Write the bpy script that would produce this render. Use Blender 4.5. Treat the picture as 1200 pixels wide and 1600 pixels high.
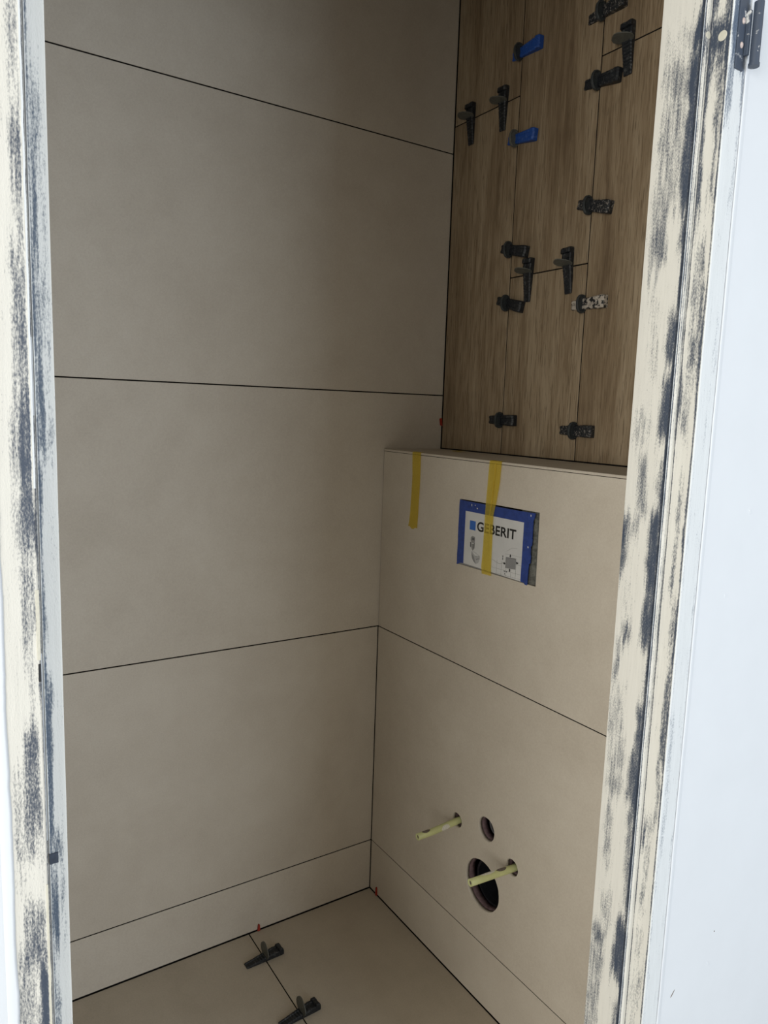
import bpy, bmesh, math, random
from mathutils import Vector, Matrix, noise
R = random.Random(7)
for o in list(bpy.data.objects):
    bpy.data.objects.remove(o)
S = bpy.context.scene
C = S.collection

# ------------------------------------------------------------------ camera
cam_d = bpy.data.cameras.new('camera')
cam = bpy.data.objects.new('camera', cam_d)
C.objects.link(cam)
right = Vector((0.54440607, 0.83818146, 0.0327699))
up = Vector((-0.1324217, 0.04730107, 0.99006419))
fwd = Vector((-0.8283034, 0.54333641, -0.13674441))
mw = Matrix.Identity(4)
for i in range(3):
    mw[i][0] = right[i]; mw[i][1] = up[i]; mw[i][2] = -fwd[i]
mw.translation = Vector((1.54941, -1.01007, 1.29646))
cam.matrix_world = mw
cam_d.sensor_fit = 'VERTICAL'
cam_d.sensor_height = 36
cam_d.sensor_width = 27
cam_d.lens = 1143.74 / 1600 * 36
cam_d.clip_start = 0.02
S.camera = cam

# ------------------------------------------------------------------ light
w = bpy.data.worlds.new('world'); S.world = w
w.use_nodes = True
bg = w.node_tree.nodes['Background']
bg.inputs[0].default_value = (1.0, 0.95, 0.86, 1)
bg.inputs[1].default_value = 0.56

def area(name, loc, target, sx, sy, power, col):
    d = bpy.data.lights.new(name, 'AREA'); d.shape = 'RECTANGLE'; d.size = sx; d.size_y = sy
    d.energy = power; d.color = col
    o = bpy.data.objects.new(name, d); C.objects.link(o); o.location = loc
    o.rotation_euler = (Vector(target) - Vector(loc)).to_track_quat('-Z', 'Y').to_euler()
    return o
# daylight of two windows of the hallway: one far along the door wall, one opposite and to the right
area('window_daylight', (2.2, -3.2, 1.35), (2.2, 0, 1.35), 2.0, 1.5, 92, (1.0, 0.985, 0.93))
area('window_daylight', (4.0, 0.65, 1.35), (0, 0.65, 1.35), 2.0, 1.5, 53, (0.84, 0.95, 1.08))

vs = S.view_settings
S.display_settings.display_device = 'sRGB'
vs.view_transform = 'Standard'; vs.look = 'None'; vs.gamma = 1; vs.exposure = 0.0
vs.use_curve_mapping = False

# ------------------------------------------------------------------ helpers
def srgb(r, g, b):
    f = lambda c: (c/255/12.92) if c/255 <= .04045 else ((c/255+.055)/1.055)**2.4
    return (f(r), f(g), f(b), 1)

def link(name, me, mat=None, parent=None, kind=None, label=None, cat=None, group=None):
    o = bpy.data.objects.new(name, me); C.objects.link(o)
    if mat is not None and me is not None:
        me.materials.append(mat)
    if parent is not None: o.parent = parent
    if kind: o['kind'] = kind
    if label: o['label'] = label
    if cat: o['category'] = cat
    if group: o['group'] = group
    return o

def bm_obj(name, bm, mat=None, parent=None, smooth=False, **k):
    bmesh.ops.recalc_face_normals(bm, faces=bm.faces[:])
    me = bpy.data.meshes.new(name); bm.to_mesh(me); bm.free()
    if smooth:
        for p in me.polygons: p.use_smooth = True
    return link(name, me, mat, parent, **k)

def add_box(bm, a, b, bev=0.0):
    vs_ = [bm.verts.new((x, y, z)) for x in (a[0], b[0]) for y in (a[1], b[1]) for z in (a[2], b[2])]
    fs = [(0,1,3,2), (4,6,7,5), (0,4,5,1), (2,3,7,6), (0,2,6,4), (1,5,7,3)]
    faces = [bm.faces.new([vs_[i] for i in f]) for f in fs]
    if bev > 0:
        ed = list({e for f in faces for e in f.edges})
        bmesh.ops.bevel(bm, geom=ed, offset=bev, segments=1, affect='EDGES', profile=.5)

def box(name, a, b, mat, parent=None, bev=0.0, **k):
    bm = bmesh.new(); add_box(bm, a, b, bev)
    return bm_obj(name, bm, mat, parent, **k)

def add_prism(bm, pts, off):
    """pts: 3D outline, off: extrusion vector"""
    off = Vector(off)
    a = [bm.verts.new(p) for p in pts]; b = [bm.verts.new(Vector(p) + off) for p in pts]
    bm.faces.new(a); bm.faces.new(b[::-1])
    n = len(a)
    for i in range(n):
        bm.faces.new((a[i], b[i], b[(i+1) % n], a[(i+1) % n]))

def add_tube(bm, path, r, ri=None, n=20, cap0=True):
    """tube along a path, with an inner bore at its last end when ri is given"""
    rings = []
    def ring(c, d, rad):
        d = Vector(d).normalized()
        u = d.cross(Vector((0, 0, 1)))
        if u.length < .1: u = Vector((1, 0, 0))
        u.normalize(); v = d.cross(u)
        return [bm.verts.new(Vector(c) + u*rad*math.cos(t) + v*rad*math.sin(t))
                for t in [2*math.pi*i/n for i in range(n)]]
    P = [Vector(p) for p in path]
    for i, q in enumerate(P):
        d = (P[min(i+1, len(P)-1)] - P[max(i-1, 0)])
        rings.append(ring(q, d, r))
    d = P[-1] - P[-2]
    if ri:
        rings.append(ring(P[-1], d, ri))
        rings.append(ring(P[-1] - d.normalized()*min(.04, (P[-1]-P[0]).length*.6), d, ri))
    for a, b in zip(rings, rings[1:]):
        for i in range(n):
            bm.faces.new((a[i], a[(i+1) % n], b[(i+1) % n], b[i]))
    if cap0: bm.faces.new(rings[0][::-1])
    bm.faces.new(rings[-1])

def curve_plate(name, rect, holes, y0, y1, mat, parent=None, **k):
    """a plate in the XZ plane with round or rectangular openings cut through"""
    cu = bpy.data.curves.new(name, 'CURVE'); cu.dimensions = '2D'; cu.fill_mode = 'BOTH'
    cu.extrude = abs(y1-y0)/2
    def poly(pts):
        s = cu.splines.new('POLY'); s.points.add(len(pts)-1)
        for p, q in zip(s.points, pts): p.co = (q[0], q[1], 0, 1)
        s.use_cyclic_u = True
    x0, z0, x1, z1 = rect
    poly([(x0, z0), (x1, z0), (x1, z1), (x0, z1)])
    for h in holes: poly(h)
    tmp = bpy.data.objects.new('tmp', cu); C.objects.link(tmp)
    dg = bpy.context.evaluated_depsgraph_get()
    me = bpy.data.meshes.new_from_object(tmp.evaluated_get(dg))
    bpy.data.objects.remove(tmp); bpy.data.curves.remove(cu)
    ym = (y0+y1)/2
    for v in me.vertices:
        x, z, t = v.co; v.co = (x, ym - t, z)
    me.flip_normals() if False else None
    bm = bmesh.new(); bm.from_mesh(me); bmesh.ops.remove_doubles(bm, verts=bm.verts[:], dist=1e-6)
    bpy.data.meshes.remove(me)
    return bm_obj(name, bm, mat, parent, **k)

def circ(cx, cz, r, n=40, rough=0.0, seed=0):
    rr = random.Random(seed)
    return [(cx + (r + rr.uniform(-rough, rough))*math.cos(2*math.pi*i/n),
             cz + (r + rr.uniform(-rough, rough))*math.sin(2*math.pi*i/n)) for i in range(n)]

# ------------------------------------------------------------------ materials
class NT:
    def __init__(s, name, rough=.6, spec=.4):
        s.m = bpy.data.materials.new(name); s.m.use_nodes = True
        s.t = s.m.node_tree; s.b = s.t.nodes['Principled BSDF']
        s.b.inputs['Roughness'].default_value = rough
        s.b.inputs['Specular IOR Level'].default_value = spec
    def n(s, ty, **k):
        nd = s.t.nodes.new(ty)
        for a, v in k.items():
            setattr(nd, a, v)
        return nd
    def l(s, a, b): s.t.links.new(a, b)
    def coord(s, scale=(1, 1, 1), rand=0.0, kind='Object'):
        tc = s.n('ShaderNodeTexCoord'); mp = s.n('ShaderNodeMapping')
        mp.inputs['Scale'].default_value = scale
        s.l(tc.outputs[kind], mp.inputs['Vector'])
        if rand:
            oi = s.n('ShaderNodeObjectInfo'); mu = s.n('ShaderNodeMath', operation='MULTIPLY')
            mu.inputs[1].default_value = rand; s.l(oi.outputs['Random'], mu.inputs[0])
            s.l(mu.outputs[0], mp.inputs['Location'])
        return mp.outputs['Vector']
    def noise(s, vec, scale, detail=4, rough=.5, dist=0):
        nd = s.n('ShaderNodeTexNoise'); nd.inputs['Scale'].default_value = scale
        nd.inputs['Detail'].default_value = detail; nd.inputs['Roughness'].default_value = rough
        nd.inputs['Distortion'].default_value = dist
        s.l(vec, nd.inputs['Vector']); return nd.outputs['Fac']
    def ramp(s, fac, stops, interp='LINEAR'):
        r = s.n('ShaderNodeValToRGB'); r.color_ramp.interpolation = interp
        e = r.color_ramp.elements
        e[0].position, e[0].color = stops[0]; e[1].position, e[1].color = stops[-1]
        for p, c in stops[1:-1]:
            q = e.new(p); q.color = c
        s.l(fac, r.inputs['Fac']); return r.outputs['Color']
    def mix(s, fac, a, b, blend='MIX'):
        m = s.n('ShaderNodeMix', data_type='RGBA', blend_type=blend)
        for sock, v in ((m.inputs['Factor'], fac), (m.inputs['A'], a), (m.inputs['B'], b)):
            pass
        def put(sock, v):
            if hasattr(v, 'is_linked') or isinstance(v, bpy.types.NodeSocket): s.l(v, sock)
            else: sock.default_value = v
        put(m.inputs[0], fac); put(m.inputs[6], a); put(m.inputs[7], b)
        return m.outputs[2]
    def math(s, op, a, b=0.0, c=None):
        m = s.n('ShaderNodeMath', operation=op)
        for i, v in enumerate((a, b) if c is None else (a, b, c)):
            if isinstance(v, bpy.types.NodeSocket): s.l(v, m.inputs[i])
            else: m.inputs[i].default_value = v
        return m.outputs[0]
    def col(s, v):
        if isinstance(v, bpy.types.NodeSocket): s.l(v, s.b.inputs['Base Color'])
        else: s.b.inputs['Base Color'].default_value = v
        return s
    def bump(s, h, strength, dist=.001):
        b = s.n('ShaderNodeBump'); b.inputs['Strength'].default_value = strength
        b.inputs['Distance'].default_value = dist
        s.l(h, b.inputs['Height']); s.l(b.outputs[0], s.b.inputs['Normal']); return s

g = lambda v: (v, v, v, 1)

def tile_mat(name, c0, c1, c2, rough=.62):
    t = NT(name, rough, .35)
    v = t.coord(rand=30)
    a = t.noise(v, 3.2, 5, .62, .4); b = t.noise(v, 14, 6, .7); f = t.noise(v, 320, 3, .6)
    cloud = t.math('MULTIPLY_ADD', b, .35, t.math('MULTIPLY', a, .65))
    c = t.ramp(cloud, [(.36, c0), (.5, c1), (.64, c2)])
    c = t.mix(.10, c, t.ramp(f, [(.3, g(.25)), (.7, g(.8))]), 'OVERLAY')
    t.col(c); t.bump(f, .18, .0006)
    return t.m
M = {}
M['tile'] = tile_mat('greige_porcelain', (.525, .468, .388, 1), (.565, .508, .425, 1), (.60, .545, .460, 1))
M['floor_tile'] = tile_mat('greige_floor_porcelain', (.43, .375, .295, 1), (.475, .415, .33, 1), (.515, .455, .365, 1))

def wood_mat():
    t = NT('oak_look_plank', .55, .35)
    big = t.noise(t.coord((1, 1, .11), rand=17), 8, 3, .5, .9)
    mid = t.noise(t.coord((1, 1, .055), rand=31), 70, 4, .6, .4)
    fine = t.noise(t.coord((1, 1, .05), rand=9), 240, 4, .62, .3)
    con = t.noise(t.coord((1, 1, .13), rand=5), 5.5, 2, .45, .25)
    rings = t.math('SINE', t.math('MULTIPLY', con, 150.0))
    zone = t.ramp(t.noise(t.coord((1, 1, .25), rand=23), 5, 2, .5), [(.42, g(0)), (.60, g(1))])
    s = t.math('MULTIPLY', big, .48); s = t.math('MULTIPLY_ADD', mid, .24, s)
    s = t.math('MULTIPLY_ADD', fine, .26, s)
    s = t.math('MULTIPLY_ADD', t.math('MULTIPLY', rings, zone), .024, s)
    c = t.ramp(s, [(.36, (.150, .102, .060, 1)), (.45, (.240, .175, .107, 1)), (.52, (.310, .237, .153, 1)), (.63, (.395, .314, .213, 1))])
    # pores: thin dark wavering dashes
    po = t.noise(t.coord((1, 1, .045), rand=3), 430, 3, .55, .4)
    c = t.mix(t.ramp(po, [(.55, g(0)), (.65, g(.65))]), c, (.10, .068, .038, 1))
    vo = t.n('ShaderNodeTexVoronoi'); vo.inputs['Scale'].default_value = 5.2
    v6 = t.coord((1, .01, .55), rand=12); t.l(v6, vo.inputs['Vector'])
    c = t.mix(t.ramp(vo.outputs['Distance'], [(.0, g(.65)), (.020, g(.35)), (.055, g(0))]), c, (.10, .062, .035, 1))
    t.col(c); t.bump(s, .25, .0008)
    return t.m
M['wood'] = wood_mat()

def simple(name, c, rough=.6, spec=.4, var=.12, scale=60, bump=.15):
    t = NT(name, rough, spec)
    v = t.coord(rand=8); f = t.noise(v, scale, 5, .6)
    lo = tuple(x*(1-var) for x in c[:3]) + (1,); hi = tuple(min(1, x*(1+var)) for x in c[:3]) + (1,)
    t.col(t.ramp(f, [(.35, lo), (.65, hi)])); t.bump(f, bump, .0008)
    return t.m
M['plaster'] = simple('white_wall_paint', (.675, .715, .765, 1), .55, .3, .012, 9, .10)
M['ceiling'] = simple('raw_ceiling_plaster', (.30, .28, .26, 1), .8, .2, .05)
M['adhesive'] = simple('dark_tile_adhesive', (.010, .009, .008, 1), .95, .05, .3, 200)
M['screed'] = simple('grey_screed', (.42, .41, .39, 1), .85, .2, .12, 30)
M['board'] = simple('mauve_plasterboard', (.15, .10, .105, 1), .8, .2, .3, 120, .5)
M['mortar'] = simple('grey_mortar', (.13, .13, .115, 1), .85, .2, .35, 120, .6)
M['cavity'] = simple('dark_cavity', (.02, .02, .022, 1), .9, .1, .2)
M['pipe_black'] = simple('black_pipe_plastic', (.012, .013, .016, 1), .4, .5, .2)
M['pipe_grey'] = simple('grey_pipe_plastic', (.16, .155, .16, 1), .5, .4, .15)
M['rod'] = simple('pale_yellow_green_plastic', (.60, .62, .30, 1), .42, .5, .07, 40, .1)
M['smear_bore_grey'] = simple('grey_smear_and_bore_shade', (.16, .13, .11, 1), .8, .2, .2, 300)
M['smear_white'] = simple('white_plaster_smear', (.74, .72, .64, 1), .8, .2, .1, 300, .6)
M['bluetape'] = simple('blue_protective_plastic', (.025, .055, .24, 1), .5, .4, .18, 90, .2)
M['blueprint'] = simple('bright_blue_print', (.035, .13, .45, 1), .5, .4, .05)
M['sticker'] = simple('white_sticker', (.62, .62, .61, 1), .4, .4, .04, 20, 0)
M['ink'] = simple('black_ink', (.012, .012, .012, 1), .5, .4, .1)
M['inkgrey'] = simple('grey_ink', (.25, .25, .25, 1), .5, .4, .05)
M['inkdark'] = simple('dark_grey_ink', (.10, .10, .11, 1), .5, .4, .05)
M['inklight'] = simple('light_grey_ink', (.42, .42, .42, 1), .5, .4, .05)
M['red'] = simple('red_plastic', (.33, .03, .015, 1), .5, .4, .15)
M['plate'] = simple('dusty_grey_plastic', (.105, .108, .095, 1), .55, .4, .15, 150)
M['plate_dark'] = simple('dark_grey_plastic', (.035, .04, .042, 1), .5, .4, .2, 150)
M['cap'] = simple('cream_painted_cap', (.60, .585, .50, 1), .5, .4, .05, 300)
M['pinkmetal'] = simple('scraped_pinkish_metal', (.50, .42, .40, 1), .4, .5, .2, 500)
M['navy'] = simple('navy_grey_undercoat', (.055, .072, .105, 1), .5, .4, .15, 200)

def dusty(name, base, dust, amount, scale=130):
    t = NT(name, .5, .45)
    v = t.coord(rand=11); f = t.noise(v, scale, 4, .65)
    e = .62 - amount
    t.col(t.mix(t.ramp(f, [(e, g(0)), (e+.07, g(1))]), base, dust))
    t.bump(f, .3, .0008)
    return t.m
M['wedge'] = dusty('black_wedge_plastic', (.010, .012, .015, 1), (.05, .052, .052, 1), .06)
M['wedge_speck'] = dusty('black_wedge_with_cement_specks', (.012, .014, .017, 1), (.22, .20, .18, 1), .07, 260)
M['wedge_cement'] = dusty('black_wedge_smeared_with_cement', (.014, .015, .017, 1), (.45, .40, .34, 1), .145, 110)
M['wedge_blue'] = dusty('blue_wedge_plastic', (.012, .065, .30, 1), (.05, .12, .38, 1), .04)

def tape_mat():
    # thin tinted crepe paper: part of the light is scattered, the rest passes through yellow
    t = NT('yellow_masking_tape', .6, .3)
    v = t.coord(); f = t.noise(v, 120, 4, .6)
    d = t.n('ShaderNodeBsdfDiffuse'); tr = t.n('ShaderNodeBsdfTransparent'); mx = t.n('ShaderNodeMixShader')
    t.l(t.ramp(f, [(.35, (.68, .53, .10, 1)), (.65, (.80, .64, .14, 1))]), d.inputs['Color'])
    tr.inputs['Color'].default_value = (1.0, .95, .64, 1); mx.inputs[0].default_value = .27
    t.l(tr.outputs[0], mx.inputs[1]); t.l(d.outputs[0], mx.inputs[2])
    t.l(mx.outputs[0], t.t.nodes['Material Output'].inputs['Surface'])
    return t.m
M['tape'] = tape_mat()

def frame_mat(name, cream, navy):
    """cream primer brushed thinly over a navy undercoat; where it is thin, plus dark recess lines, is stored per vertex in 'wear'"""
    t = NT(name, .45, .4)
    at = t.n('ShaderNodeAttribute', attribute_name='wear_shade')
    v1 = t.coord((1, 1, .40)); f1 = t.noise(v1, 900, 2, .6)
    v2 = t.coord((1, 1, .06)); f2 = t.noise(v2, 330, 4, .6)
    v3 = t.coord((1, 1, .45)); f3 = t.noise(v3, 70, 4, .6, .5)
    s = t.math('MULTIPLY_ADD', t.math('SUBTRACT', f1, .5), 1.25, at.outputs['Fac'])
    s = t.math('MULTIPLY_ADD', t.math('SUBTRACT', f2, .5), .95, s)
    s = t.math('MULTIPLY_ADD', t.math('SUBTRACT', f3, .5), .70, s)
    m = t.ramp(s, [(.22, g(0)), (.48, g(.42)), (.72, g(.85)), (.95, g(1))])
    base = t.mix(t.ramp(f2, [(.35, g(0)), (.75, g(.35))]), cream, tuple(x*.80 for x in cream[:3]) + (1,))
    t.col(t.mix(m, base, navy))
    t.bump(t.math('MULTIPLY_ADD', f2, .6, f1), .35, .0006)
    return t.m
M['frame'] = frame_mat('brushed_cream_frame_paint', (.69, .68, .63, 1), (.050, .066, .098, 1))
M['frame_pale_lit'] = frame_mat('brushed_pale_lit_frame_paint', (.68, .72, .75, 1), (.095, .13, .19, 1))  # cooler copy of the frame paint; light on face and edges put into colour

M['frame_stop_lit'] = frame_mat('brushed_lit_stop_paint', (.88, .90, .88, 1), (.10, .14, .20, 1))  # brightened copy; daylight on the left stop face is put into its colour

# ------------------------------------------------------------------ room shell
D = .180          # depth of the low boxed-out wall
ZT = 1.202        # its top
J = .0014         # half of a tile joint
Z1, Z2, ZB, ZC = .1417, .7413, 1.3413, 1.9413
CEIL = 2.5
XR = .899         # inner tile face of the door wall

fl = box('floor', (-.13, -1.14, -.12), (.985, .32, -.0013), M['adhesive'], kind='structure')
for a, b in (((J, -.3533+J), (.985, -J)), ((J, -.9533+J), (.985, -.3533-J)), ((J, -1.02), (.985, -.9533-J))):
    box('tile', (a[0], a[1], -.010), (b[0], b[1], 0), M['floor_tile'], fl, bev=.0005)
box('floor', (.9855, -3.4, -.12), (5.2, 3.0, -.004), M['screed'], kind='structure')

wl = box('wall_left', (-.13, -1.14, -.009), (-.0013, .32, CEIL), M['adhesive'], kind='structure')
for z0, z1 in ((.0015, Z1), (Z1, Z2), (Z2, ZB), (ZB, ZC), (ZC, CEIL)):
    for y0, y1 in ((-1.02, D if z0 > .5 else 0),):
        box('tile', (-.010, y0, z0+J), (0, y1-J, z1-J), M['tile'], wl, bev=.0005)

wb = box('wall_back', (-.0100, D+.0011, 0), (.985, .32, CEIL), M['adhesive'], kind='structure')
X1, X2 = .2339, .4656
cols = [(.0015, X1, 2.005), (X1, X2, 1.610), (X2, .6973, 2.005), (.6973, .897, 1.610)]
JP = .0013
for x0, x1, zj in cols:
    for z0, z1 in ((ZT+.0015, zj), (zj, CEIL)):
        box('plank', (x0+JP, D, z0+JP), (x1-JP, D+.010, z1-JP), M['wood'], wb, bev=.0006)

# low boxed-out wall with the openings for the fittings
HX = [(.354, .381, .017), (.536, .369, .018)]
FL = (.4525, .4105, .0262)
DR = (.448, .277, .0555)
board_holes = [circ(HX[0][0], HX[0][1], .0172, 24, .001, 1), circ(HX[1][0], HX[1][1], .0182, 24, .001, 2),
               circ(FL[0], FL[1], .0258, 30, .0008, 3), circ(DR[0], DR[1], .0545, 40, .0012, 4)]
rect_hole = [(.3105, .9675), (.3105, 1.1120), (.5525, 1.1135), (.5535, .9680)]
cw = curve_plate('wall_back', (0.0005, 0, .8965, ZT-.0105), board_holes + [rect_hole], .0112, .0270, M['board'], kind='structure')
cw['label'] = 'low boxed-out wall that hides the cistern, tiled in front and on top'
tile_holes = [circ(HX[0][0], HX[0][1], HX[0][2], 28, .0004, 5), circ(HX[1][0], HX[1][1], HX[1][2], 28, .0004, 6),
              circ(FL[0], FL[1], FL[2], 40, .0003, 7), circ(DR[0], DR[1], DR[2], 56, .0004, 8)]
curve_plate('adhesive_bed', (0.0005, 0, .8965, ZT-.0055), [circ(HX[0][0], HX[0][1], .021), circ(HX[1][0], HX[1][1], .022), circ(FL[0], FL[1], .030), circ(DR[0], DR[1], .060), [(.307, .964), (.307, 1.116), (.556, 1.117), (.557, .9645)]], .0013, .0112, M['adhesive'], cw)
box('tile', (.0018, 0, .0025), (XR-.002, .010, Z1-J), M['tile'], cw, bev=.0005)
curve_plate('tile', (.0018, Z1+J, XR-.002, Z2-J), tile_holes, 0, .010, M['tile'], cw)
curve_plate('tile', (.0018, Z2+J, XR-.002, ZT-.0062), [rect_hole], 0, .010, M['tile'], cw)
box('tile', (.0018, -.0006, ZT-.0050), (XR-.002, D-.0015, ZT), M['tile'], cw, bev=.0006)
box('substrate', (.0005, .010, ZT-.0105), (XR-.0025, D, ZT-.0052), M['adhesive'], cw)
# rough mortar seen in the slot right of the cover plate
bm = bmesh.new()
nx, nz = 8, 40
gv = [[bm.verts.new((.500 + .0545*i/nx, .0055 + .0030*noise.noise(Vector((i*1.3, j*.7, 2))) + (0.004 if i > 5 else 0), .965 + .150*j/nz))
       for j in range(nz+1)] for i in range(nx+1)]
for i in range(nx):
    for j in range(nz):
        bm.faces.new((gv[i][j], gv[i+1][j], gv[i+1][j+1], gv[i][j+1]))
back = [bm.verts.new((x, .010, z)) for x, z in ((.500, .965), (.5545, .965), (.5545, 1.115), (.500, 1.115))]
bm.faces.new(back)
bm_obj('mortar', bm, M['mortar'], cw, smooth=False)

wf = box('wall_front', (-.0100, -1.14, 0), (.897, -1.0215, CEIL), M['tile'], kind='structure')
cl = box('ceiling', (-.13, -1.14, CEIL+.001), (.985, .32, CEIL+.12), M['ceiling'], kind='structure')

# door wall: three masonry pieces round the opening, plastered outside, tiled inside
XC = .9868        # front of the frame
bm = bmesh.new()
add_box(bm, (.9055, -.1425, -.003), (XC-.0012, 3.0, 2.75))
add_box(bm, (.9055, -3.4, -.003), (XC-.0012, -.9618, 2.75))
add_box(bm, (.9055, -.9618, 2.102), (XC-.0012, -.1425, 2.75))
wr = bm_obj('wall_right', bm, M['plaster'], kind='structure')
for y0, y1, z0, z1 in ((-.182, D, 0, 2.11), (-1.02, -.920, 0, 2.11), (-1.02, D, 2.112, CEIL)):
    box('tile', (XR, y0, z0), (XR+.006, y1-.002, z1-.002), M['tile'], wr)
# plaster edge that laps raggedly on to the frame
def ragged_edge(name, y_edge, y_wall, seed, amp, zr=(0.3, 2.0), t=.0006):
    bm = bmesh.new(); n = 420; A = []; B = []
    for i in range(n+1):
        z = zr[0] + (zr[1]-zr[0])*i/n
        ww = noise.noise(Vector((z*22, seed, 0)))*amp + noise.noise(Vector((z*90, seed, 3)))*amp*.35
        A.append(bm.verts.new((XC + t*.55, y_edge + ww, z))); B.append(bm.verts.new((XC + t, y_edge + ww + .002*(1 if y_wall > y_edge else -1), z)))
    E_ = [bm.verts.new((XC - .0011, y_wall, zr[0] + (zr[1]-zr[0])*i/n)) for i in range(n+1)]
    F_ = [bm.verts.new((XC - .0009, a.co.y, a.co.z)) for a in A]
    for i in range(n):
        bm.faces.new((A[i], A[i+1], B[i+1], B[i])); bm.faces.new((B[i], B[i+1], E_[i+1], E_[i]))
        bm.faces.new((F_[i], F_[i+1], A[i+1], A[i]))
    return bm_obj(name, bm, M['plaster'], wr, smooth=True)
ragged_edge('plaster_edge', -.9583, -.966, 4.2, .0014)
ragged_edge('plaster_edge', -.1420, -.132, 9.1, .0006)
# scars on the white paint
def chip(y, z, ry, rz, rot, mat, t=.0005, n=9, seed=1):
    rr = random.Random(seed); bm = bmesh.new(); pts = []
    for i in range(n):
        a = 2*math.pi*i/n; k = rr.uniform(.7, 1.15)
        u, v_ = ry*k*math.cos(a), rz*k*math.sin(a)
        pts.append((XC-.0014, y + u*math.cos(rot) - v_*math.sin(rot), z + u*math.sin(rot) + v_*math.cos(rot)))
    add_prism(bm, pts, (t, 0, 0))
    return bm_obj('paint_chip', bm, mat, wr)
chip(-.035, 1.175, .0018, .0042, .35, M['plaster'], .0012, seed=3)
chip(-.1075, .467, .0012, .0068, -.75, M['smear_bore_grey'], .0004, seed=4)
chip(-.015, .53, .001, .0012, 0, M['smear_bore_grey'], .0004, seed=5)
chip(-.024, .480, .0012, .0045, .5, M['plaster'], .0009, seed=6)
chip(-.075, 1.06, .0012, .0022, .2, M['plaster'], .0008, seed=8)

# ------------------------------------------------------------------ door frame (steel, hinged on the right)
# strokes: (z_top, z_bottom, u_from, u_to, strength)
def wear_shade_at(strokes, z, u, soft=.16, zs=.030):
    w_ = 0.0
    rag = .016*noise.noise(Vector((u*16, z*3, 1.7))) + .008*noise.noise(Vector((u*45, z*3, 5.1)))
    for zt, zb, u0, u1, s in strokes:
        if s > .3 and zt - zb < .6: zt += rag; zb += rag*1.6 - .004
        wob = .09*noise.noise(Vector((z*11, u0*9, s*3))) + .05*noise.noise(Vector((z*45, u0*9, s*3)))
        a = min(max((zt - z)/zs + .5, 0), 1) * min(max((z - zb)/zs + .5, 0), 1)
        b = min(max((u - u0 - wob)/soft + .5, 0), 1) * min(max((u1 + wob - u)/soft + .5, 0), 1)
        w_ = max(w_, s*a*b)
    return w_

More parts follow.
